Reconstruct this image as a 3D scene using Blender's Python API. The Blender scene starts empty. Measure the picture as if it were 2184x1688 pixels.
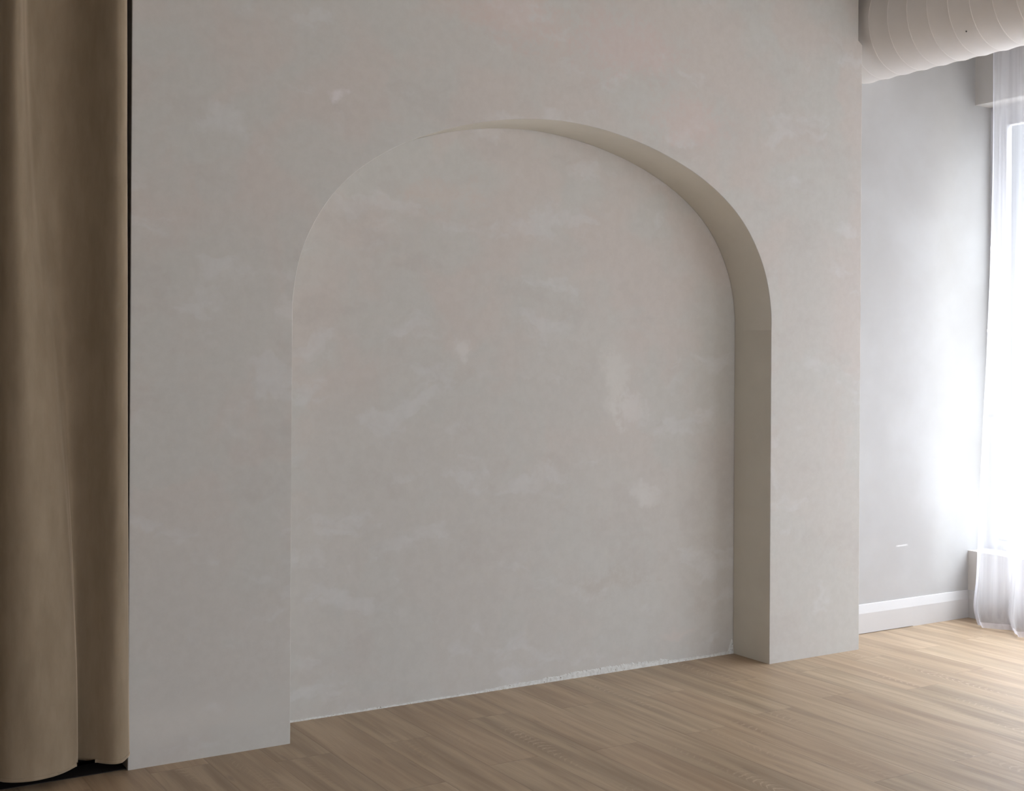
import bpy, bmesh, math, random
from mathutils import Vector, Matrix, noise as mnoise

C = bpy.context.scene.collection
sc = bpy.context.scene
random.seed(4)

# ------------------------------------------------------------------ helpers
def lin(c):
    c = c / 255.0
    return c / 12.92 if c <= 0.04045 else ((c + 0.055) / 1.055) ** 2.4

def rgb(r, g, b):
    return (lin(r), lin(g), lin(b), 1.0)

def sst(a, b, x):
    t = max(0.0, min(1.0, (x - a) / (b - a)))
    return t * t * (3 - 2 * t)

def link(name, bm, mats, parent=None, smooth=False):
    me = bpy.data.meshes.new(name)
    bmesh.ops.recalc_face_normals(bm, faces=bm.faces[:])
    bm.to_mesh(me)
    bm.free()
    if not isinstance(mats, (list, tuple)):
        mats = [mats]
    for m in mats:
        me.materials.append(m)
    if smooth:
        for p in me.polygons:
            p.use_smooth = True
    o = bpy.data.objects.new(name, me)
    C.objects.link(o)
    if parent:
        o.parent = parent
    return o

def tag(o, label=None, cat=None, group=None, kind=None):
    if label: o['label'] = label
    if cat: o['category'] = cat
    if group: o['group'] = group
    if kind: o['kind'] = kind
    return o

def empty(name):
    o = bpy.data.objects.new(name, None)
    o.empty_display_size = 0.1
    C.objects.link(o)
    return o

def bx(bm, x0, x1, y0, y1, z0, z1, mi=0, bev=0.0):
    vs = [bm.verts.new((x, y, z)) for x in (x0, x1) for y in (y0, y1) for z in (z0, z1)]
    fs = []
    for q in ((0, 1, 3, 2), (4, 6, 7, 5), (0, 4, 5, 1), (2, 3, 7, 6), (0, 2, 6, 4), (1, 5, 7, 3)):
        f = bm.faces.new([vs[i] for i in q])
        f.material_index = mi
        fs.append(f)
    if bev:
        es = list({e for f in fs for e in f.edges})
        bmesh.ops.bevel(bm, geom=es, offset=bev, segments=2, affect='EDGES', profile=0.6)

def box(name, a, mat, parent=None, bev=0.0):
    bm = bmesh.new()
    bx(bm, *a, bev=bev)
    return link(name, bm, mat, parent)

class NT:
    """tiny wrapper for building node trees"""
    def __init__(s, name, world=False):
        s.m = bpy.data.materials.new(name)
        s.m.use_nodes = True
        s.t = s.m.node_tree
        s.t.nodes.clear()
        s.out = s.n('ShaderNodeOutputMaterial')
    def n(s, typ, **kw):
        nd = s.t.nodes.new(typ)
        for k, v in kw.items():
            setattr(nd, k, v)
        return nd
    def l(s, a, b):
        s.t.links.new(a, b)
    def put(s, sock, v):
        if hasattr(v, 'is_linked') or isinstance(v, bpy.types.NodeSocket):
            s.l(v, sock)
        else:
            sock.default_value = v
    def math(s, op, a, b=0.0, c=0.0, clamp=False):
        nd = s.n('ShaderNodeMath', operation=op, use_clamp=clamp)
        s.put(nd.inputs[0], a); s.put(nd.inputs[1], b); s.put(nd.inputs[2], c)
        return nd.outputs[0]
    def ramp(s, v, a, b, o0=0.0, o1=1.0):
        nd = s.n('ShaderNodeMapRange', interpolation_type='SMOOTHSTEP')
        s.put(nd.inputs[0], v)
        nd.inputs[1].default_value = a; nd.inputs[2].default_value = b
        nd.inputs[3].default_value = o0; nd.inputs[4].default_value = o1
        return nd.outputs[0]
    def mix(s, f, a, b, mode='MIX'):
        nd = s.n('ShaderNodeMix', data_type='RGBA', blend_type=mode)
        s.put(nd.inputs[0], f); s.put(nd.inputs[6], a); s.put(nd.inputs[7], b)
        return nd.outputs[2]
    def vec(s, x, y, z):
        nd = s.n('ShaderNodeCombineXYZ')
        s.put(nd.inputs[0], x); s.put(nd.inputs[1], y); s.put(nd.inputs[2], z)
        return nd.outputs[0]
    def noise(s, v, scale, detail=3.0, rough=0.5, dist=0.0, col=False):
        nd = s.n('ShaderNodeTexNoise')
        s.put(nd.inputs['Vector'], v)
        nd.inputs['Scale'].default_value = scale
        nd.inputs['Detail'].default_value = detail
        nd.inputs['Roughness'].default_value = rough
        nd.inputs['Distortion'].default_value = dist
        return nd.outputs[1 if col else 0]
    def pos(s):
        g = s.n('ShaderNodeNewGeometry')
        sp = s.n('ShaderNodeSeparateXYZ')
        s.l(g.outputs['Position'], sp.inputs[0])
        return g.outputs['Position'], sp.outputs
    def bump(s, h, dist=0.002, strength=0.5):
        nd = s.n('ShaderNodeBump')
        nd.inputs['Strength'].default_value = strength
        nd.inputs['Distance'].default_value = dist
        s.put(nd.inputs['Height'], h)
        return nd.outputs[0]
    def bsdf(s, col, rough=0.6, spec=0.3, normal=None, sheen=0.0, sheen_tint=None, sheen_rough=0.5, coat=0.0):
        p = s.n('ShaderNodeBsdfPrincipled')
        s.put(p.inputs['Base Color'], col)
        s.put(p.inputs['Roughness'], rough)
        p.inputs['Specular IOR Level'].default_value = spec
        if normal is not None: s.l(normal, p.inputs['Normal'])
        if sheen:
            p.inputs['Sheen Weight'].default_value = sheen
            p.inputs['Sheen Roughness'].default_value = sheen_rough
            if sheen_tint: p.inputs['Sheen Tint'].default_value = sheen_tint
        s.l(p.outputs[0], s.out.inputs[0])
        return p

# ------------------------------------------------------------------ dimensions (metres)
YF = 4.2701            # front face of the limewashed partition
YB = 4.5196            # wall behind it (niche back and window corner)
XL, XR = 1.1105, 4.6121
NL, NR = 1.6926, 4.0281
NC, NA = 2.8604, 1.1678
CEIL = 3.5
XW = 5.727             # window wall below the sill
XH = 5.765             # face of the header beam
ZS, ZH = 0.3631, 2.8117
XFR = 5.896            # window frame plane
XMIN, YMIN = -2.6, -4.0

# ------------------------------------------------------------------ materials
def plaster(name, patches, smears, tintshift=0.0):
    t = NT(name)
    P, xyz = t.pos()
    x, y, z = xyz[0], xyz[1], xyz[2]
    # warp for brushy edges
    wv = t.noise(P, 5.0, 4.0, 0.6, col=True)
    ws = t.n('ShaderNodeVectorMath', operation='MULTIPLY_ADD')
    t.l(wv, ws.inputs[0]); ws.inputs[1].default_value = (0.20, 0.0, 0.20); t.l(P, ws.inputs[2])
    W = ws.outputs[0]
    wsp = t.n('ShaderNodeSeparateXYZ'); t.l(W, wsp.inputs[0])
    wx = t.math('SUBTRACT', wsp.outputs[0], 0.10); wz = t.math('SUBTRACT', wsp.outputs[2], 0.10)
    big = t.noise(W, 1.6, 3.0, 0.55)
    med = t.noise(W, 3.4, 3.0, 0.5, 0.5)
    fine = t.noise(P, 26.0, 3.0, 0.65)
    # two limewash tones, pinkish beige and cool grey
    f = t.ramp(t.math('MULTIPLY_ADD', big, 0.55, t.math('MULTIPLY', med, 0.45)), 0.44, 0.57)
    # lower part of the wall was washed greyer
    f = t.math('MAXIMUM', f, t.ramp(t.math('MULTIPLY_ADD', med, 0.7, z), 1.75, 0.9, 0.0, 0.75))
    for (cx, cz, rx, rz, k) in patches:
        dx = t.math('DIVIDE', t.math('SUBTRACT', wx, cx), rx)
        dz = t.math('DIVIDE', t.math('SUBTRACT', wz, cz), rz)
        d = t.math('SQRT', t.math('ADD', t.math('MULTIPLY', dx, dx), t.math('MULTIPLY', dz, dz)))
        f = t.math('MAXIMUM', f, t.ramp(d, 1.15, 0.6, 0.0, k))
    col = t.mix(f, rgb(196, 190, 185), rgb(193, 192, 188))
    # soft light trowel smears
    st = t.n('ShaderNodeMapping'); st.inputs['Rotation'].default_value = (0, 0.7, 0)
    st.inputs['Scale'].default_value = (1.0, 1.0, 2.2)
    t.l(W, st.inputs['Vector'])
    sm = t.ramp(t.noise(st.outputs[0], 2.8, 4.0, 0.58), 0.56, 0.68, 0.0, 0.38)
    col = t.mix(sm, col, rgb(207, 208, 209))
    st2 = t.n('ShaderNodeMapping'); st2.inputs['Rotation'].default_value = (0, -0.5, 0)
    st2.inputs['Location'].default_value = (7, 3, 2)
    st2.inputs['Scale'].default_value = (1.0, 1.0, 1.8)
    t.l(W, st2.inputs['Vector'])
    dk = t.ramp(t.noise(st2.outputs[0], 3.4, 4.0, 0.58), 0.54, 0.68, 0.0, 0.34)
    col = t.mix(dk, col, rgb(185, 180, 176))
    for (cx, cz, rx, rz, c, k) in smears:
        dx = t.math('DIVIDE', t.math('SUBTRACT', wx, cx), rx)
        dz = t.math('DIVIDE', t.math('SUBTRACT', wz, cz), rz)
        d = t.math('SQRT', t.math('ADD', t.math('MULTIPLY', dx, dx), t.math('MULTIPLY', dz, dz)))
        m = t.ramp(t.math('ADD', d, t.math('MULTIPLY', t.math('SUBTRACT', fine, 0.5), 2.6)), 1.35, 0.2, 0.0, k)
        col = t.mix(m, col, c)
    fm = t.ramp(fine, 0.3, 0.7, 0.0, 1.0)
    col = t.mix(0.03, col, t.mix(fm, rgb(120, 112, 105), rgb(255, 255, 255)))
    h = t.noise(P, 7.0, 3.0, 0.6)
    nr = t.bump(h, 0.004, 0.10)
    t.bsdf(col, 0.72, 0.25, nr)
    return t.m

# px positions in the photo turned into wall coordinates (x, z)
cool_panel = [(1.45, 1.63, 0.24, 0.30, 0.9), (1.34, 1.45, 0.16, 0.22, 0.8), (1.62, 1.30, 0.10, 0.30, 0.8),
              (1.42, 2.04, 0.07, 0.16, 0.7), (1.80, 2.14, 0.22, 0.14, 0.85), (1.30, 2.55, 0.10, 0.18, 0.6),
              (2.15, 2.45, 0.12, 0.10, 0.7), (2.45, 2.62, 0.35, 0.10, 0.7), (4.25, 1.2, 0.22, 1.3, 0.7)]
smear_panel = [(1.88, 2.36, 0.035, 0.02, rgb(220, 216, 218), 0.6), (1.72, 1.56, 0.10, 0.05, rgb(214, 213, 212), 0.5),
               (3.2, 2.72, 0.3, 0.13, rgb(206, 188, 184), 0.55), (3.55, 2.45, 0.22, 0.1, rgb(207, 190, 185), 0.5),
               (2.62, 2.78, 0.25, 0.12, rgb(206, 189, 183), 0.55), (1.25, 0.15, 0.4, 0.07, rgb(208, 205, 200), 0.35)]
cool_niche = [(2.46, 1.86, 0.20, 0.11, 0.9), (2.62, 2.17, 0.06, 0.11, 0.8), (3.1, 1.35, 0.35, 0.35, 0.8),
              (2.4, 0.9, 0.7, 0.5, 0.8), (3.2, 0.6, 0.5, 0.5, 0.8)]
smear_niche = [(3.42, 1.19, 0.08, 0.10, rgb(214, 213, 212), 0.5), (3.50, 0.80, 0.09, 0.045, rgb(214, 213, 211), 0.5),
               (2.52, 1.44, 0.05, 0.05, rgb(216, 215, 213), 0.5), (3.69, 0.135, 0.09, 0.018, rgb(208, 198, 192), 0.4),
               (3.33, 1.30, 0.07, 0.16, rgb(214, 213, 209), 0.5), (2.45, 2.08, 0.2, 0.06, rgb(206, 192, 184), 0.4),
               (3.34, 0.40, 0.20, 0.05, rgb(186, 180, 173), 0.45)]
M_panel = plaster('limewash_partition', cool_panel, smear_panel)
M_niche = plaster('limewash_niche', cool_niche, smear_niche)

def simple(name, c, rough=0.6, spec=0.3, var=0.03, scale=8.0, bump=0.15):
    t = NT(name)
    P, xyz = t.pos()
    n = t.noise(P, scale, 4.0, 0.55)
    dark = tuple(v * (1 - var * 3) for v in c[:3]) + (1,)
    col = t.mix(t.ramp(n, 0.3, 0.7), dark, c)
    t.bsdf(col, rough, spec, t.bump(t.noise(P, scale * 9, 3.0), 0.001, bump))
    return t.m

M_intrados = simple('beige_reveal_paint', rgb(218, 214, 204), 0.8, 0.2, 0.02, 4.0)
M_white = simple('white_wall_paint', rgb(222, 219, 216), 0.7, 0.25, 0.012, 3.0)
M_trim = simple('satin_white_trim', rgb(208, 207, 207), 0.38, 0.4, 0.008, 6.0, 0.05)
M_duct = simple('painted_duct', rgb(226, 222, 219), 0.42, 0.4, 0.012, 5.0, 0.05)
M_ceil = simple('ceiling_paint', rgb(198, 194, 188), 0.85, 0.2, 0.01, 3.0)
M_room = simple('room_paint', rgb(226, 220, 212), 0.8, 0.2, 0.02, 3.0)
M_taupe = simple('taupe_room_paint', rgb(172, 160, 146), 0.8, 0.2, 0.02, 3.0)
M_dark = simple('recess_shade', rgb(52, 48, 46), 0.9, 0.1, 0.02, 3.0)  # dark colour standing in for the shade behind and under the curtain
M_frame = simple('white_window_frame', rgb(226, 227, 232), 0.35, 0.45, 0.005, 6.0, 0.02)
M_seam = simple('duct_seam_highlight', rgb(234, 229, 227), 0.4, 0.4, 0.005, 6.0, 0.02)  # duct white made lighter, the lit crest of the seam put into colour
M_screw = simple('dark_screw', rgb(70, 66, 62), 0.4, 0.5, 0.01, 20.0)
M_pave = simple('pale_paving', rgb(140, 137, 133), 0.9, 0.1, 0.05, 0.8)

# white wall beside the window: with a small scuff of filler
def wall_white():
    t = NT('white_wall_scuffed')
    P, xyz = t.pos()
    x, z = xyz[0], xyz[2]
    n = t.noise(P, 2.5, 4.0, 0.55)
    col = t.mix(t.ramp(n, 0.3, 0.7), rgb(184, 183, 182), rgb(192, 192, 192))
    n2 = t.noise(P, 30.0, 3.0, 0.6)
    dx = t.math('DIVIDE', t.math('ABSOLUTE', t.math('SUBTRACT', x, 5.197)), 0.042)
    zz = t.math('SUBTRACT', z, t.math('ADD', 0.429, t.math('MULTIPLY', t.math('SUBTRACT', x, 5.197), 0.02)))
    dz = t.math('DIVIDE', t.math('ABSOLUTE', zz), 0.0045)
    d = t.math('ADD', t.math('MAXIMUM', dx, dz), t.math('MULTIPLY', t.math('SUBTRACT', n2, 0.5), 0.8))
    col = t.mix(t.ramp(d, 1.2, 0.5, 0.0, 0.6), col, rgb(240, 240, 240))
    t.bsdf(col, 0.7, 0.15)
    return t.m
M_corner = wall_white()

def filler():
    t = NT('rough_filler')
    P, xyz = t.pos()
    n = t.noise(P, 70.0, 4.0, 0.6)
    col = t.mix(t.ramp(n, 0.35, 0.6), rgb(200, 200, 196), rgb(214, 215, 213))
    col = t.mix(t.ramp(t.noise(P, 120.0, 2.0, 0.5), 0.66, 0.72), col, rgb(110, 98, 86))
    t.bsdf(col, 0.85, 0.15, t.bump(n, 0.003, 0.4))
    return t.m
M_filler = filler()

PW = 0.2035
def wood():
    t = NT('oak_vinyl_planks')
    P, xyz = t.pos()
    x, y = xyz[0], xyz[1]
    u = t.math('DIVIDE', t.math('SUBTRACT', x, 1.777 - 40 * PW), PW)
    iu = t.math('FLOOR', u)
    fu = t.math('SUBTRACT', u, iu)
    wn = t.n('ShaderNodeTexWhiteNoise', noise_dimensions='1D')
    t.l(iu, wn.inputs['W'])
    off = wn.outputs['Value']
    par = t.math('MODULO', iu, 2.0)
    jy = t.math('ADD', t.math('MULTIPLY_ADD', par, 0.46, 3.60), t.math('MULTIPLY', off, 0.16))
    v = t.math('DIVIDE', t.math('ADD', t.math('SUBTRACT', y, jy), 12.2), 1.22)
    iv = t.math('FLOOR', v)
    fv = t.math('SUBTRACT', v, iv)
    wn2 = t.n('ShaderNodeTexWhiteNoise', noise_dimensions='2D')
    t.l(t.vec(iu, iv, 0), wn2.inputs['Vector'])
    rc = wn2.outputs['Color']; rv = wn2.outputs['Value']
    so = t.n('ShaderNodeSeparateColor'); t.l(rc, so.inputs[0])
    ox = t.math('MULTIPLY', so.outputs[0], 37.0)
    oy = t.math('MULTIPLY', so.outputs[1], 53.0)
    # slight meander of the grain
    me = t.noise(t.vec(t.math('MULTIPLY', x, 3.0), t.math('MULTIPLY', y, 1.3), oy), 1.0, 3.0, 0.5)
    gx = t.math('ADD', x, t.math('MULTIPLY', t.math('SUBTRACT', me, 0.5), 0.05))
    # broad soft streaks running with the boards
    s1 = t.noise(t.vec(t.math('ADD', t.math('MULTIPLY', gx, 12.0), ox), t.math('ADD', t.math('MULTIPLY', y, 0.95), oy), 0), 1.0, 2.0, 0.45, 0.25)
    s2 = t.noise(t.vec(t.math('ADD', t.math('MULTIPLY', gx, 27.0), oy), t.math('ADD', t.math('MULTIPLY', y, 1.6), ox), 4.0), 1.0, 3.0, 0.55, 0.2)
    g3 = t.noise(t.vec(t.math('ADD', t.math('MULTIPLY', gx, 190.0), oy), t.math('ADD', t.math('MULTIPLY', y, 5.0), ox), 9.0), 1.0, 4.0, 0.6)
    pale = rgb(189, 168, 141)
    tan = rgb(168, 146, 120)
    dark = rgb(125, 105, 84)
    streak = t.ramp(s1, 0.40, 0.66)
    col = t.mix(t.ramp(s2, 0.3, 0.7), pale, tan)
    col = t.mix(t.math('MULTIPLY', streak, 0.42), col, dark)
    # warm / grey shift plank to plank
    col = t.mix(t.math('MULTIPLY', so.outputs[2], 0.12), col, rgb(190, 150, 120))
    tone = t.math('MULTIPLY_ADD', rv, 0.09, 0.955)
    tn = t.vec(tone, tone, tone)
    col = t.mix(1.0, col, tn, 'MULTIPLY')
    # fine pores
    gm = t.ramp(g3, 0.3, 0.72, 0.94, 1.04)
    col = t.mix(1.0, col, t.vec(gm, gm, gm), 'MULTIPLY')
    # cathedral figure: pale arcs across the dark heart of some boards
    cl = t.math('SUBTRACT', fu, t.math('MULTIPLY_ADD', so.outputs[0], 0.3, 0.35))
    wob = t.noise(t.vec(t.math('MULTIPLY', x, 22.0), t.math('MULTIPLY', y, 5.0), ox), 1.0, 3.0, 0.6)
    ph = t.math('ADD', t.math('MULTIPLY', y, 62.0), t.math('ADD', t.math('MULTIPLY', t.math('MULTIPLY', cl, cl), 60.0), t.math('MULTIPLY', wob, 5.0)))
    arcs = t.ramp(t.math('SINE', t.math('MULTIPLY', ph, 3.0)), 0.45, 1.0)
    zone = t.ramp(t.noise(t.vec(t.math('ADD', t.math('MULTIPLY', x, 9.0), oy), t.math('ADD', t.math('MULTIPLY', y, 1.7), ox), 2.0), 1.0, 1.0), 0.52, 0.66)
    cw = t.ramp(t.math('ABSOLUTE', cl), 0.20, 0.05)
    am = t.math('MULTIPLY', t.math('MULTIPLY', arcs, zone), t.math('MULTIPLY', cw, t.math('ADD', 0.25, t.math('MULTIPLY', streak, 0.6))))
    col = t.mix(t.math('MULTIPLY', am, 0.42), col, rgb(226, 203, 180))
    kz = t.ramp(t.noise(t.vec(t.math('ADD', t.math('MULTIPLY', x, 26.0), ox), t.math('ADD', t.math('MULTIPLY', y, 4.0), oy), 6.0), 1.0, 2.0), 0.66, 0.78, 0.0, 0.45)
    col = t.mix(kz, col, rgb(128, 110, 96))
    # joints
    e1 = t.math('MINIMUM', fu, t.math('SUBTRACT', 1.0, fu))
    e2 = t.math('MULTIPLY', t.math('MINIMUM', fv, t.math('SUBTRACT', 1.0, fv)), 1.22 / PW)
    ed = t.math('MINIMUM', e1, e2)
    jm = t.ramp(ed, 0.018, 0.004, 0.0, 0.28)
    col = t.mix(jm, col, rgb(112, 92, 74))
    hh = t.math('SUBTRACT', t.math('MULTIPLY', g3, 0.3), t.ramp(ed, 0.03, 0.0))
    rough = t.math('MULTIPLY_ADD', g3, 0.10, 0.40)
    t.bsdf(col, rough, 0.42, t.bump(hh, 0.0012, 0.35))
    return t.m
M_wood = wood()

def velvet():
    t = NT('brown_velvet')
    P, xyz = t.pos()
    x, y, z = xyz
    m = t.noise(t.vec(t.math('MULTIPLY', x, 16.0), t.math('MULTIPLY', y, 16.0), t.math('MULTIPLY', z, 4.5)), 1.0, 5.0, 0.65)
    f = t.noise(t.vec(t.math('MULTIPLY', x, 600.0), t.math('MULTIPLY', y, 600.0), t.math('MULTIPLY', z, 160.0)), 1.0, 2.0, 0.5)
    col = t.mix(t.ramp(m, 0.25, 0.75), rgb(141, 126, 106), rgb(156, 141, 121))
    col = t.mix(t.ramp(f, 0.3, 0.7, 0.0, 0.12), col, rgb(150, 134, 112))
    nr = t.bump(t.math('ADD', m, t.math('MULTIPLY', f, 0.1)), 0.003, 0.12)
    d = t.n('ShaderNodeBsdfDiffuse'); t.l(col, d.inputs[0]); t.l(nr, d.inputs['Normal'])
    sh = t.n('ShaderNodeBsdfSheen'); sh.inputs['Color'].default_value = (0.92, 0.84, 0.72, 1)
    sh.inputs['Roughness'].default_value = 0.35
    t.l(nr, sh.inputs['Normal'])
    ad = t.n('ShaderNodeAddShader')
    t.l(d.outputs[0], ad.inputs[0]); t.l(sh.outputs[0], ad.inputs[1])
    t.l(ad.outputs[0], t.out.inputs[0])
    return t.m
M_velvet = velvet()

def sheer(name, tr):
    t = NT(name)
    P, xyz = t.pos()
    x, y, z = xyz
    w = t.noise(t.vec(t.math('MULTIPLY', x, 40.0), t.math('MULTIPLY', y, 40.0), t.math('MULTIPLY', z, 1.2)), 1.0, 3.0)
    a = t.n('ShaderNodeBsdfTransparent'); a.inputs[0].default_value = (0.98, 0.985, 1, 1)
    b = t.n('ShaderNodeBsdfTranslucent'); b.inputs[0].default_value = rgb(244, 244, 250)
    c = t.n('ShaderNodeBsdfDiffuse'); c.inputs[0].default_value = rgb(240, 240, 246)
    m1 = t.n('ShaderNodeMixShader'); m1.inputs[0].default_value = 0.28
    t.l(b.outputs[0], m1.inputs[1]); t.l(c.outputs[0], m1.inputs[2])
    m2 = t.n('ShaderNodeMixShader')
    t.l(t.ramp(w, 0.3, 0.7, 1 - tr - 0.04, 1 - tr + 0.04), m2.inputs[0])
    t.l(a.outputs[0], m2.inputs[1]); t.l(m1.outputs[0], m2.inputs[2])
    t.l(m2.outputs[0], t.out.inputs[0])
    return t.m
M_sheer = sheer('white_voile', 0.58)
M_sheer2 = sheer('white_voile_doubled', 0.30)

def glass():
    t = NT('window_glass')
    a = t.n('ShaderNodeBsdfTransparent'); a.inputs[0].default_value = (0.95, 0.965, 0.97, 1)
    b = t.n('ShaderNodeBsdfGlossy'); b.inputs['Roughness'].default_value = 0.02
    m = t.n('ShaderNodeMixShader')
    lw = t.n('ShaderNodeLayerWeight'); lw.inputs[0].default_value = 0.5
    t.l(t.math('MULTIPLY_ADD', t.math('POWER', lw.outputs['Facing'], 5.0), 0.85, 0.03), m.inputs[0])
    t.l(a.outputs[0], m.inputs[1]); t.l(b.outputs[0], m.inputs[2])
    t.l(m.outputs[0], t.out.inputs[0])
    return t.m
M_glass = glass()

# ------------------------------------------------------------------ limewashed partition with arched niche
half = [(0, 2.382), (.065, 2.381), (.12, 2.378), (.2, 2.370), (.3, 2.356), (.38, 2.338), (.45, 2.320), (.52, 2.300),
        (.59, 2.277), (.66, 2.249), (.735, 2.216), (.8, 2.181), (.865, 2.140), (.924, 2.096), (.975, 2.050), (1.013, 2.008),
        (1.050, 1.957), (1.080, 1.908), (1.105, 1.862), (1.127, 1.808), (1.143, 1.765), (1.156, 1.705), (1.163, 1.660),
        (1.1675, 1.600), (1.1678, 1.54)]
def catmull(pts, n=5):
    out = []
    for i in range(len(pts) - 1):
        p0 = pts[max(i - 1, 0)] if i else (-pts[1][0], pts[1][1])
        p1, p2 = pts[i], pts[i + 1]
        p3 = pts[min(i + 2, len(pts) - 1)]
        for k in range(n):
            t = k / n
            out.append(tuple(0.5 * ((2 * p1[j]) + (-p0[j] + p2[j]) * t + (2 * p0[j] - 5 * p1[j] + 4 * p2[j] - p3[j]) * t * t
                                    + (-p0[j] + 3 * p1[j] - 3 * p2[j] + p3[j]) * t ** 3) for j in (0, 1)))
    out.append(pts[-1])
    return out
# smooth the traced points slightly, then spline
for _ in range(2):
    half = [half[0]] + [((half[i-1][0] + 2*half[i][0] + half[i+1][0]) / 4, (half[i-1][1] + 2*half[i][1] + half[i+1][1]) / 4) for i in range(1, len(half) - 2)] + half[-2:]
sp = catmull(half)
arch = [(NL, 0.0)] + [(NC - a, b) for a, b in reversed(sp)] + [(NC + a, b) for a, b in sp[1:]] + [(NR, 0.0)]
outline = [(XL, 0.0)] + arch + [(XR, 0.0), (XR, 2.934), (4.5852, 2.9531), (4.5852, CEIL), (XL, CEIL)]
na = len(arch)

def inset(poly, d):
    n = len(poly); out = []
    for i, p in enumerate(poly):
        a = Vector(poly[i - 1]); b = Vector(p); c = Vector(poly[(i + 1) % n])
        e1 = (b - a).normalized(); e2 = (c - b).normalized()
        n1 = Vector((-e1.y, e1.x)); n2 = Vector((-e2.y, e2.x))
        m = (n1 + n2)
        m = m / max(0.3, m.length_squared / 2) if m.length > 1e-6 else n1
        q = b + m * d
        if p[1] == 0.0: q.y = 0.0
        if p[1] == CEIL: q.y = CEIL
        out.append((q.x, q.y))
    return out
def area(poly):
    return sum(poly[i - 1][0] * poly[i][1] - poly[i][0] * poly[i - 1][1] for i in range(len(poly))) / 2
sgn = 1 if area(outline) > 0 else -1
bm = bmesh.new()
CH = 0.003
rings = []
for (d, yy) in ((CH, YF), (CH * 0.3, YF + CH * 0.3), (0.0, YF + CH), (0.0, YB - 0.0015)):
    pts = inset(outline, d * sgn) if d else outline
    rings.append([bm.verts.new((p[0], yy, p[1])) for p in pts])
bm.faces.new(rings[0]).material_index = 0
n = len(outline)
for r in range(3):
    for i in range(n):
        j = (i + 1) % n
        if outline[i][1] == 0.0 and outline[j][1] == 0.0: continue
        f = bm.faces.new((rings[r][i], rings[r][j], rings[r + 1][j], rings[r + 1][i]))
        inner = 1 <= i < na
        f.material_index = 1 if (inner and r == 2) else 0
        f.smooth = inner and 1 < i < na - 1
o = link('wall_back', bm, [M_panel, M_intrados])
tag(o, 'grey beige limewashed partition wall with a wide arched opening', 'wall', kind='structure')

# niche back and the plain wall beside it
o = box('wall_niche', (XL, 4.585, YB, YB + 0.15, 0, CEIL), M_niche)
tag(o, 'mottled limewashed back of the arched niche', 'wall', kind='structure')
o = box('wall_corner', (4.585, 6.05, YB, YB + 0.15, 0, CEIL), M_corner)
tag(o, 'plain white wall between the arched partition and the window', 'wall', kind='structure')

# rough bead of filler along the foot of the niche
bm = bmesh.new()
N = 900
prev = None
for i in range(N + 1):
    xx = NL + 0.002 + (NR - NL - 0.004) * i / N
    k = 0.007 + 0.010 * sst(2.5, 2.95, xx) + 0.012 * sst(2.9, 3.15, xx) * (1 - sst(3.45, 3.75, xx)) - 0.006 * sst(3.5, 3.8, xx)
    k += 0.05 * sst(NR - 0.035, NR - 0.006, xx)
    nz = mnoise.noise(Vector((xx * 14, 0.3, 0))) * 0.5 + mnoise.noise(Vector((xx * 55, 3.1, 0))) * 0.35 + mnoise.noise(Vector((xx * 160, 7.1, 0))) * 0.25
    h = max(0.003, k * (1 + 0.75 * nz))
    th = 0.0035 + 0.0015 * mnoise.noise(Vector((xx * 60, 9, 0)))
    col = [bm.verts.new((xx, YB - th * q, zz)) for q, zz in ((1.8, 0.0), (1.3, h * 0.4), (1.0, h * 0.8), (0.0, h), (0.0, 0.0))]
    if prev:
        for a in range(5):
            b = (a + 1) % 5
            bm.faces.new((prev[a], prev[b], col[b], col[a]))
    else: first = col
    prev = col
bm.faces.new(first); bm.faces.new(prev)
o = link('trim_1', bm, M_filler, smooth=False)
tag(o, 'rough pale bead of filler along the foot of the arched niche', 'trim', kind='structure')

# ------------------------------------------------------------------ room shell
tag(box('floor', (XMIN - 0.2, 6.05, YMIN - 0.2, 5.9, -0.12, 0.0), M_wood), 'pale oak plank floor running away towards the arched wall', 'floor', kind='structure')
tag(box('ceiling', (XMIN - 0.2, 6.05, YMIN - 0.2, 5.9, CEIL, CEIL + 0.15), M_ceil), 'painted ceiling of the room', 'ceiling', kind='structure')
tag(box('wall_left', (XMIN - 0.2, XMIN, YMIN, 5.9, 0, CEIL), M_taupe), 'side wall of the room', 'wall', kind='structure')
FX0, FX1, FZ0, FZ1 = 0.4, 4.6, 0.05, 2.35        # unseen opening added behind the viewer to let in fill light
bm = bmesh.new()
bx(bm, XMIN - 0.2, FX0, YMIN - 0.2, YMIN, 0, CEIL)
bx(bm, FX1, 6.05, YMIN - 0.2, YMIN, 0, CEIL)
bx(bm, FX0, FX1, YMIN - 0.2, YMIN, 0, FZ0)
bx(bm, FX0, FX1, YMIN - 0.2, YMIN, FZ1, CEIL)
tag(link('wall_front', bm, M_room), 'wall behind the viewer', 'wall', kind='structure')
w_fill = empty('window_4')  # added source of fill light, out of view
w_fill.location = ((FX0 + FX1) / 2, YMIN - 0.1, FZ0)
tag(w_fill, 'white framed opening added behind the viewer for fill light', 'window', kind='structure')
bm = bmesh.new()
hx, hz = (FX1 - FX0) / 2, FZ1 - FZ0
bx(bm, -hx, hx, -0.035, 0.035, 0, 0.06)
bx(bm, -hx, hx, -0.035, 0.035, hz - 0.06, hz)
for q in (-hx + 0.03, -hx / 3, hx / 3, hx - 0.03):
    bx(bm, q - 0.03, q + 0.03, -0.035, 0.035, 0.06, hz - 0.06)
link('window_frame', bm, M_frame, w_fill)
bm = bmesh.new()
bx(bm, XL, XL + 0.12, YB + 0.15, 5.9, 0, CEIL)
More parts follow.
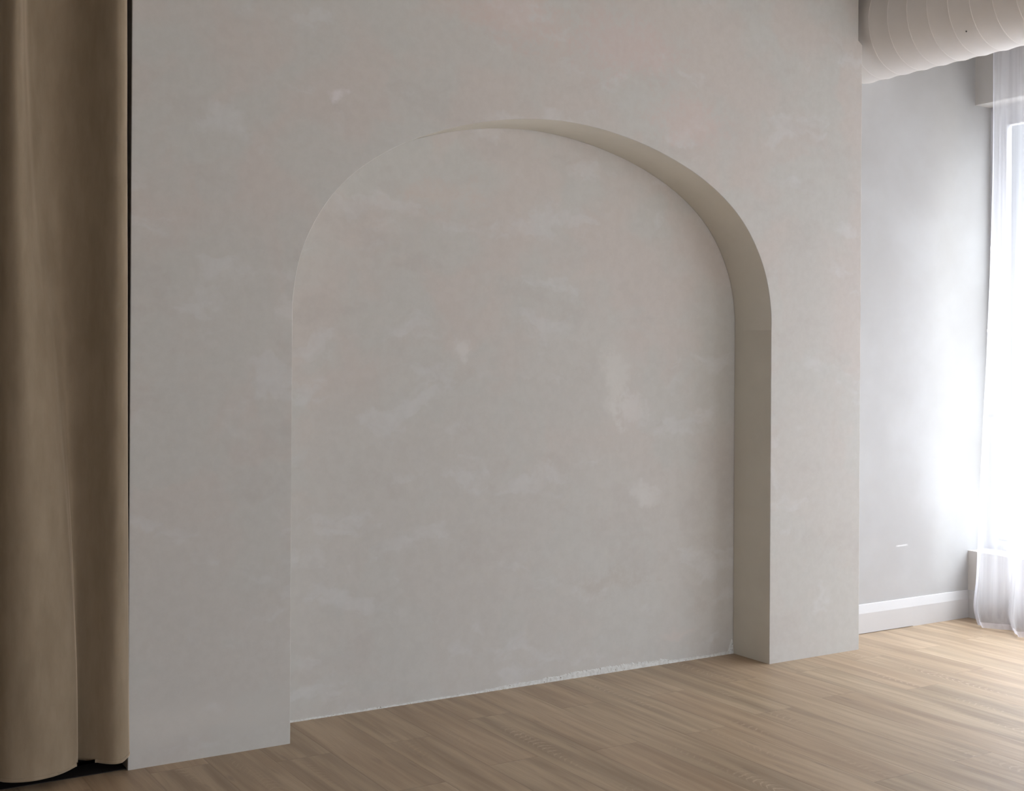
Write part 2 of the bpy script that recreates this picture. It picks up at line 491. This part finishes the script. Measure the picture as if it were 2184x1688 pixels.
bx(bm, XMIN, XL, 5.78, 5.9, 0, CEIL)
tag(link('wall_dark_recess', bm, M_dark), 'dark recess added behind the brown curtain to keep its gap black', 'wall', kind='structure')  # closed recess added so the gap beside the curtain stays black

tag(box('floor_shade', (XMIN, XL, 4.285, 5.78, 0.0, 0.0025), M_dark), 'dark sheet added on the floor as the shade under and behind the brown curtain', 'trim', kind='structure')  # shade under the curtain hem laid on the floor as a dark sheet

# window wall : low wall under the windows, header beam above, piers between
WIN = [(4.5196, 1.90), (1.45, -1.15), (-1.55, -3.70)]   # y ranges of the windows (from the corner towards the viewer)
bm = bmesh.new()
bx(bm, XW, 6.05, YMIN, YB, 0, ZS)
bx(bm, XH, 6.05, YMIN, YB, ZH, CEIL)
for a, b in ((1.90, 1.45), (-1.15, -1.55), (-3.70, YMIN)):
    bx(bm, XW, 6.05, b, a, ZS, ZH)
tag(link('wall_right', bm, M_white), 'white window wall with low sill wall and deep header', 'wall', kind='structure')

# baseboards with a sloped upper band
def baseboard(name, path, label, lift=0.0):
    prof = [(0.0, 0.0), (0.0, 0.1035), (0.0125, 0.1465), (0.0145, 0.1482), (0.019, 0.1482), (0.019, 0.0)]
    bm = bmesh.new()
    rows = []
    for (px, py, dx, dy) in path:      # dx,dy : direction pointing into the wall
        rows.append([bm.verts.new((px + dx * p[0], py + dy * p[0], max(p[1], lift))) for p in prof])
    for a, b in zip(rows, rows[1:]):
        for i in range(len(prof)):
            j = (i + 1) % len(prof)
            bm.faces.new((a[i], a[j], b[j], b[i]))
    bm.faces.new(rows[0]); bm.faces.new(rows[-1])
    return tag(link(name, bm, M_trim), label, 'baseboard', kind='structure')
yb = YB - 0.019
xb = XW - 0.019
baseboard('baseboard_back', [(XR - 0.02, yb, 0, 1), (5.2655, yb, 0, 1)], 'white baseboard length running from the partition to the joint', lift=0.0025)
baseboard('baseboard_corner', [(5.2665, yb + 0.0008, 0, 1), (xb, yb + 0.0008, 1, 1)], 'white baseboard length between the joint and the window corner')
baseboard('baseboard_right', [(xb, yb, 1, 1), (xb, YMIN, 1, 0)], 'white baseboard under the window sill')

# ------------------------------------------------------------------ windows
def window(idx, ya, yb_, label):
    r = empty('window_%d' % idx)
    r.location = (XFR, (ya + yb_) / 2, ZS)
    tag(r, label, 'window', kind='structure')
    inv = Vector((XFR, (ya + yb_) / 2, ZS))
    def L(bmm, nm, mt):
        bmesh.ops.translate(bmm, verts=bmm.verts[:], vec=-inv)
        return link(nm, bmm, mt, r)
    y1, y0 = ya, yb_
    fw, fd = 0.058, 0.075
    bm = bmesh.new()
    bx(bm, XFR, XFR + fd, y0, y1, ZH - 0.075, ZH)
    bx(bm, XFR, XFR + fd, y0, y1, ZS, ZS + 0.05)
    bx(bm, XFR, XFR + fd, y1 - fw, y1, ZS + 0.05, ZH - 0.075)
    bx(bm, XFR, XFR + fd, y0, y0 + fw, ZS + 0.05, ZH - 0.075)
    npan = 2
    bm2 = []
    span = (y1 - fw - (y0 + fw)) / npan
    for k in range(1, npan):
        yc = y0 + fw + span * k
        bx(bm, XFR, XFR + fd, yc - 0.03, yc + 0.03, ZS + 0.05, ZH - 0.075)
    L(bm, 'window_frame', M_frame)
    for k in range(npan):
        a = y0 + fw + span * k + (0.03 if k else 0)
        b = y0 + fw + span * (k + 1) - (0.03 if k < npan - 1 else 0)
        s = 0.032
        x0, x1 = XFR + 0.02, XFR + 0.062
        z0, z1 = ZS + 0.05, ZH - 0.075
        bm = bmesh.new()
        bx(bm, x0, x1, a + .003, b - .003, z1 - s, z1 - .002)
        bx(bm, x0, x1, a + .003, b - .003, z0 + .002, z0 + s)
        bx(bm, x0, x1, a + .003, a + s, z0 + s, z1 - s)
        bx(bm, x0, x1, b - s, b - .003, z0 + s, z1 - s)
        L(bm, 'sash', M_frame)
        bm = bmesh.new()
        bx(bm, x0 + 0.018, x0 + 0.024, a + s, b - s, z0 + s, z1 - s)
        L(bm, 'window_pane', M_glass)
    return r
window(1, *WIN[0], 'white framed window in the corner behind the sheer curtain')
window(2, *WIN[1], 'middle white framed window of the window wall')
window(3, *WIN[2], 'white framed window farthest from the arched wall')

# paving outside
o = box('paving', (6.3, 40.0, -30, 30, -0.35, -0.2), M_pave)
tag(o, 'pale paving outside the windows', 'paving', kind='structure')

# ------------------------------------------------------------------ spiral duct
DX, DZ, DR = 4.852, 3.065, 0.2440
PITCH = 0.1155
duct = empty('spiral_duct')
duct.location = (DX, YB, DZ)
tag(duct, 'large round white spiral duct running under the ceiling to the white wall', 'duct')
Y1, Y0 = YB - 0.001, -3.9
bm = bmesh.new()
NTH = 96
steps = int((Y1 - Y0) / (PITCH / 10))
prev = None
PH0 = 0.967
def phase(y, th):
    return ((Y1 - y) / PITCH + th / (2 * math.pi) + PH0) % 1.0
for i in range(steps + 1):
    yy = Y1 + (Y0 - Y1) * i / steps
    ring = []
    for k in range(NTH):
        th = 2 * math.pi * k / NTH
        p = phase(yy, th)
        r = DR - 0.0016 + 0.0034 * (0.5 + 0.5 * math.cos(2 * math.pi * p)) ** 1.5
        ring.append(bm.verts.new((math.cos(th) * r, yy - YB, math.sin(th) * r)))
    if prev:
        for k in range(NTH):
            j = (k + 1) % NTH
            bm.faces.new((prev[k], prev[j], ring[j], ring[k]))
    prev = ring
link('duct_body', bm, M_duct, duct, smooth=True)
# raised helical seam
bm = bmesh.new()
turns = (Y1 - Y0 - 0.02) / PITCH - 1
prev = None
M = int(turns * 72)
for i in range(M + 1):
    tt = turns * i / M
    th = -2 * math.pi * (PH0 + tt)      # keeps the phase at zero
    yy = Y1 - 0.01 - 0 * PITCH
    yq = Y1 - (1.0 - PH0 + PH0) * 0 - PITCH * tt
    # solve phase = 0 : (Y1-y)/PITCH + th/2pi + PH0 = integer
    th = -2 * math.pi * ((Y1 - yq) / PITCH + PH0)
    c, s = math.cos(th), math.sin(th)
    ring = []
    for (dy, dr) in ((-0.0026, 0.0), (-0.0010, 0.0012), (0.0010, 0.0012), (0.0026, 0.0)):
        r = DR + 0.0014 + dr
        ring.append(bm.verts.new((c * r, yq + dy - YB, s * r)))
    if prev:
        for a in range(3):
            bm.faces.new((prev[a], prev[a + 1], ring[a + 1], ring[a]))
    prev = ring
link('duct_seam', bm, M_seam, duct, smooth=False)
# screw head on the side of the duct
def duct_pt(y, ang):
    return Vector((math.cos(ang) * (DR + 0.002), y - YB, math.sin(ang) * (DR + 0.002)))
bm = bmesh.new()
bmesh.ops.create_uvsphere(bm, u_segments=12, v_segments=6, radius=0.0035)
bmesh.ops.translate(bm, verts=bm.verts[:], vec=duct_pt(3.72, math.radians(226)))
o = link('screw', bm, M_screw, duct, smooth=True)
o['label'] = 'small dark screw head'

# ------------------------------------------------------------------ brown velvet curtain
HEMZ = lambda x: 0.037 + 0.010 * sst(0.85, 0.98, x) + 0.012 * sst(1.07, 1.115, x)
def curt(s, z):
    """s: 0 at the right-hand edge growing to the left; returns x, y"""
    t = sst(0.0, 2.7, z)           # 0 bottom, 1 top
    edge = 1.1125 + (1.0865 - 1.1125) * min(1.0, z / 2.6) ** 0.8
    # key knots of the first folds as (x, y), bottom and top
    kb = [(edge - 0.006, 4.264), (edge - 0.001, 4.256), (edge - 0.013, 4.238), (1.074, 4.222), (1.042, 4.230), (0.992, 4.290), (0.957, 4.325), (0.952, 4.300),
          (0.938, 4.268), (0.880, 4.234), (0.795, 4.216), (0.722, 4.245), (0.664, 4.320)]
    kt = [(edge - 0.006, 4.258), (edge - 0.001, 4.246), (edge - 0.012, 4.220), (1.056, 4.202), (1.028, 4.222), (0.955, 4.330), (0.885, 4.375), (0.826, 4.362),
          (0.784, 4.320), (0.760, 4.268), (0.736, 4.222), (0.706, 4.246), (0.668, 4.345)]
    kp = [(a[0] + (b[0] - a[0]) * t, a[1] + (b[1] - a[1]) * t) for a, b in zip(kb, kt)]
    x = kp[-1][0]
    k = 0
    sgnf = 1
    while len(kp) < 60:
        w = 0.085 + 0.03 * math.sin(k * 2.3)
        x -= w
        kp.append((x, 4.225 + 0.006 * math.sin(k * 1.7) if sgnf > 0 else 4.32))
        sgnf = -sgnf; k += 1
    f = s * (len(kp) - 1)
    i = min(int(f), len(kp) - 2)
    u = f - i
    P = [Vector(kp[max(0, min(len(kp) - 1, i + q))]) for q in (-1, 0, 1, 2)]
    r = 0.5 * ((2 * P[1]) + (-P[0] + P[2]) * u + (2 * P[0] - 5 * P[1] + 4 * P[2] - P[3]) * u * u + (-P[0] + 3 * P[1] - 3 * P[2] + P[3]) * u ** 3)
    return r.x, r.y
curtain = empty('curtain')
curtain.location = (-0.2, 4.22, 0)
tag(curtain, 'heavy brown velvet curtain hanging beside the limewashed partition', 'curtain')
SS = [i / 8 / 59 for i in range(0, 59 * 8 + 1)]
zs = [0.0, 0.012] + [0.03 * 1.0 + 3.46 * (j / 130) for j in range(131)]
bm = bmesh.new()
grid = []
for j, zz in enumerate(zs):
    row = []
    for s in SS:
        x, y = curt(s, zz)
        hz = HEMZ(x)
        z = hz + zz * (3.49 - hz) / 3.49 if j else hz
        wr = 0.004 * mnoise.noise(Vector((x * 7, zz * 1.6, 1.0))) + 0.0022 * mnoise.noise(Vector((x * 22, zz * 4.0, 5.0)))
        # small drag wrinkles beside the left fold
        e = math.exp(-((x - 0.9) / 0.035) ** 2) * 0.004 * (mnoise.noise(Vector((x * 12 + zz * 9, zz * 14, 2.0))))
        row.append(bm.verts.new((x + 0.2, min(y + wr + e, 4.264 if x > 1.07 else 9) - 4.22, z)))
    grid.append(row)
for a, b in zip(grid, grid[1:]):
    for i in range(len(SS) - 1):
        bm.faces.new((a[i], a[i + 1], b[i + 1], b[i]))
o = link('curtain_panel', bm, M_velvet, curtain, smooth=True)
md = o.modifiers.new('thick', 'SOLIDIFY'); md.thickness = 0.003; md.offset = 0
# turned hem
bm = bmesh.new()
prev = None
for s in SS:
    x, y = curt(s, 0.0)
    x2, y2 = curt(min(1, s + 0.0005), 0.0)
    d = Vector((x2 - x, y2 - y)); d = d.normalized() if d.length > 0 else Vector((-1, 0))
    nx, ny = -d.y, d.x
    if ny > 0: nx, ny = -nx, -ny
    z0 = HEMZ(x)
    yy = min(y, 4.262 if x > 1.07 else 9)
    ring = []
    for (q, zz) in ((-0.0028, 0.002), (-0.0020, -0.0025), (0.0020, -0.0025), (0.0028, 0.002), (0.0018, 0.009), (-0.0018, 0.009)):
        ring.append(bm.verts.new((x + nx * q + 0.2, min(yy + ny * q, 4.2675) - 4.22, z0 + zz)))
    if prev:
        for a in range(6):
            bm.faces.new((prev[a], prev[(a + 1) % 6], ring[(a + 1) % 6], ring[a]))
    prev = ring
link('hem', bm, M_velvet, curtain, smooth=True)

# ------------------------------------------------------------------ sheer curtain at the corner window
voile = empty('sheer_curtain')
voile.location = (5.56, 3.0, 0)
tag(voile, 'white see-through voile curtain hanging in front of the corner window', 'curtain')
def vo(s, z):
    """s metres along the rail from the corner edge"""
    ytop = 4.262 + 0.075 * (1 - sst(0.0, 2.6, z)) + 0.012 * math.exp(-((z - 0.12) / 0.12) ** 2)
    if z < 0.12: ytop -= 0.035 * (1 - z / 0.12) ** 2
    y = ytop - s * 0.93
    low = 1 - sst(0.1, 1.6, z)
    amp = 0.020 + 0.022 * low
    x = 5.572 - amp * math.sin(s * 2 * math.pi / 0.235 + 0.35 * math.sin(z * 1.3) - 0.3) * sst(-0.05, 0.12, s)
    x += 0.008 * math.sin(s * 2 * math.pi / 0.083 + z * 0.8)
    x -= 0.012 * low
    for zc, k in ((1.98, 1), (1.545, 1), (1.085, 1.3), (0.72, .6)):
        zz = z - zc - 0.02 * math.sin(s * 9 + zc)
        x -= 0.004 * k * math.exp(-(zz / 0.006) ** 2)
    x += 0.004 * mnoise.noise(Vector((s * 6, z * 2.5, 4.0)))
    if z < 0.25:
        x -= 0.02 * (1 - z / 0.25) ** 2
    return x, y
SV = [i * 0.0115 for i in range(int(2.6 / 0.0115))]
ZV = [0.004 + 0.02 * k / 2 for k in range(14)] + [0.15 + 3.34 * (k / 300) for k in range(301)]
def hemv(s):
    return 0.004 + 0.006 * (0.5 + 0.5 * math.sin(s * 17)) 
bm = bmesh.new(); grid = []
for zz in ZV:
    row = []
    for s in SV:
        x, y = vo(s, zz)
        row.append(bm.verts.new((x - 5.56, y - 3.0, zz + hemv(s) * max(0, 1 - zz / 0.2))))
    grid.append(row)
for a, b in zip(grid, grid[1:]):
    for i in range(len(SV) - 1):
        bm.faces.new((a[i], a[i + 1], b[i + 1], b[i]))
link('voile_panel', bm, M_sheer, voile, smooth=True)
bm = bmesh.new(); grid = []
for zz in (0.0, 0.003, 0.010, 0.018, 0.026):
    grid.append([bm.verts.new((vo(s, zz)[0] - 5.56 - 0.0015, vo(s, zz)[1] - 3.0, zz + 0.004 + hemv(s))) for s in SV])
for a, b in zip(grid, grid[1:]):
    for i in range(len(SV) - 1):
        bm.faces.new((a[i], a[i + 1], b[i + 1], b[i]))
link('hem', bm, M_sheer2, voile, smooth=True)
bm = bmesh.new(); grid = []
for zz in ZV:
    grid.append([bm.verts.new((vo(s, zz)[0] - 5.56 - 0.0012, vo(s, zz)[1] - 3.0, zz + hemv(s) * max(0, 1 - zz / 0.2))) for s in (0, 0.007, 0.014)])
for a, b in zip(grid, grid[1:]):
    for i in range(2):
        bm.faces.new((a[i], a[i + 1], b[i + 1], b[i]))
link('side_hem', bm, M_sheer2, voile, smooth=True)

# ------------------------------------------------------------------ daylight
w = bpy.data.worlds.new('overcast_sky')
sc.world = w
w.use_nodes = True
nt = w.node_tree
bg = nt.nodes['Background']
tc = nt.nodes.new('ShaderNodeTexCoord')
sx = nt.nodes.new('ShaderNodeSeparateXYZ')
mr = nt.nodes.new('ShaderNodeMapRange')
mr.inputs[1].default_value = 0.06; mr.inputs[2].default_value = 0.95
mixn = nt.nodes.new('ShaderNodeMix'); mixn.data_type = 'RGBA'
nt.links.new(tc.outputs['Generated'], sx.inputs[0])
nt.links.new(sx.outputs[2], mr.inputs[0])
pw = nt.nodes.new('ShaderNodeMath'); pw.operation = 'POWER'; pw.inputs[1].default_value = 2.0
nt.links.new(mr.outputs[0], pw.inputs[0])
nt.links.new(pw.outputs[0], mixn.inputs[0])
# low sky dimmed to the side, brightened towards the front as added fill
mh = nt.nodes.new('ShaderNodeMapRange')
mh.inputs[1].default_value = -0.35; mh.inputs[2].default_value = -0.85
nt.links.new(sx.outputs[1], mh.inputs[0])
mx2 = nt.nodes.new('ShaderNodeMix'); mx2.data_type = 'RGBA'
nt.links.new(mh.outputs[0], mx2.inputs[0])
mx2.inputs[6].default_value = (0.040, 0.0415, 0.046, 1)
mx2.inputs[7].default_value = (0.55, 0.565, 0.60, 1)
nt.links.new(mx2.outputs[2], mixn.inputs[6])
mixn.inputs[7].default_value = (2.7, 2.8, 2.98, 1)
nt.links.new(mixn.outputs[2], bg.inputs[0])
bg.inputs[1].default_value = 3.5

# hazy sun, very soft, steep over the paving
sl = bpy.data.lights.new('hazy_sun', 'SUN')
sl.energy = 1.4
sl.angle = math.radians(24)
sl.color = (1.0, 0.985, 0.96)
so_ = bpy.data.objects.new('hazy_sun', sl)
so_.location = (9, 2, 8)
so_.rotation_euler = Vector((-0.47, -0.12, -0.88)).to_track_quat('-Z', 'Y').to_euler()
C.objects.link(so_)

for i, (a, b) in enumerate(WIN):
    ld = bpy.data.lights.new('window_portal', 'AREA')
    ld.shape = 'RECTANGLE'
    ld.size = ZH - ZS
    ld.size_y = a - b
    ld.cycles.is_portal = True
    lo = bpy.data.objects.new('window_portal', ld)
    lo.location = (XFR + 0.12, (a + b) / 2, (ZS + ZH) / 2)
    lo.rotation_euler = (0, math.radians(90), 0)   # -Z of the light points to -X (into the room)
    C.objects.link(lo)

ld = bpy.data.lights.new('window_portal', 'AREA')  # portal of the added fill opening
ld.shape = 'RECTANGLE'
ld.size = FX1 - FX0; ld.size_y = FZ1 - FZ0
ld.cycles.is_portal = True
lo = bpy.data.objects.new('window_portal', ld)
lo.location = ((FX0 + FX1) / 2, YMIN - 0.22, (FZ0 + FZ1) / 2)
lo.rotation_euler = (math.radians(90), 0, 0)      # faces +Y
C.objects.link(lo)

# ------------------------------------------------------------------ camera
cam = bpy.data.cameras.new('camera')
co = bpy.data.objects.new('camera', cam)
C.objects.link(co)
yaw, roll, fpx, cy = math.radians(31.5965), 0.0058, 2661.06, 766.05
F = Vector((math.sin(yaw), math.cos(yaw), 0)); R = Vector((math.cos(yaw), -math.sin(yaw), 0)); U = Vector((0, 0, 1))
Xc = math.cos(roll) * R + math.sin(roll) * U
Yc = -math.sin(roll) * R + math.cos(roll) * U
m = Matrix((Xc, Yc, -F)).transposed().to_4x4()
m.translation = Vector((0, 0, 1.4))
co.matrix_world = m
cam.sensor_fit = 'HORIZONTAL'
cam.sensor_width = 36.0
cam.lens = 36.0 * fpx / 2184.0
cam.shift_y = -(844.0 - cy) / 2184.0
cam.clip_start = 0.05
sc.camera = co

sc.view_settings.view_transform = 'Standard'
sc.view_settings.look = 'None'
sc.view_settings.gamma = 1.0
sc.view_settings.use_curve_mapping = False
sc.view_settings.exposure = 1.33
sc.cycles.max_bounces = 8
sc.cycles.diffuse_bounces = 4
sc.cycles.glossy_bounces = 3
sc.cycles.transparent_max_bounces = 10
sc.cycles.sample_clamp_indirect = 6.0
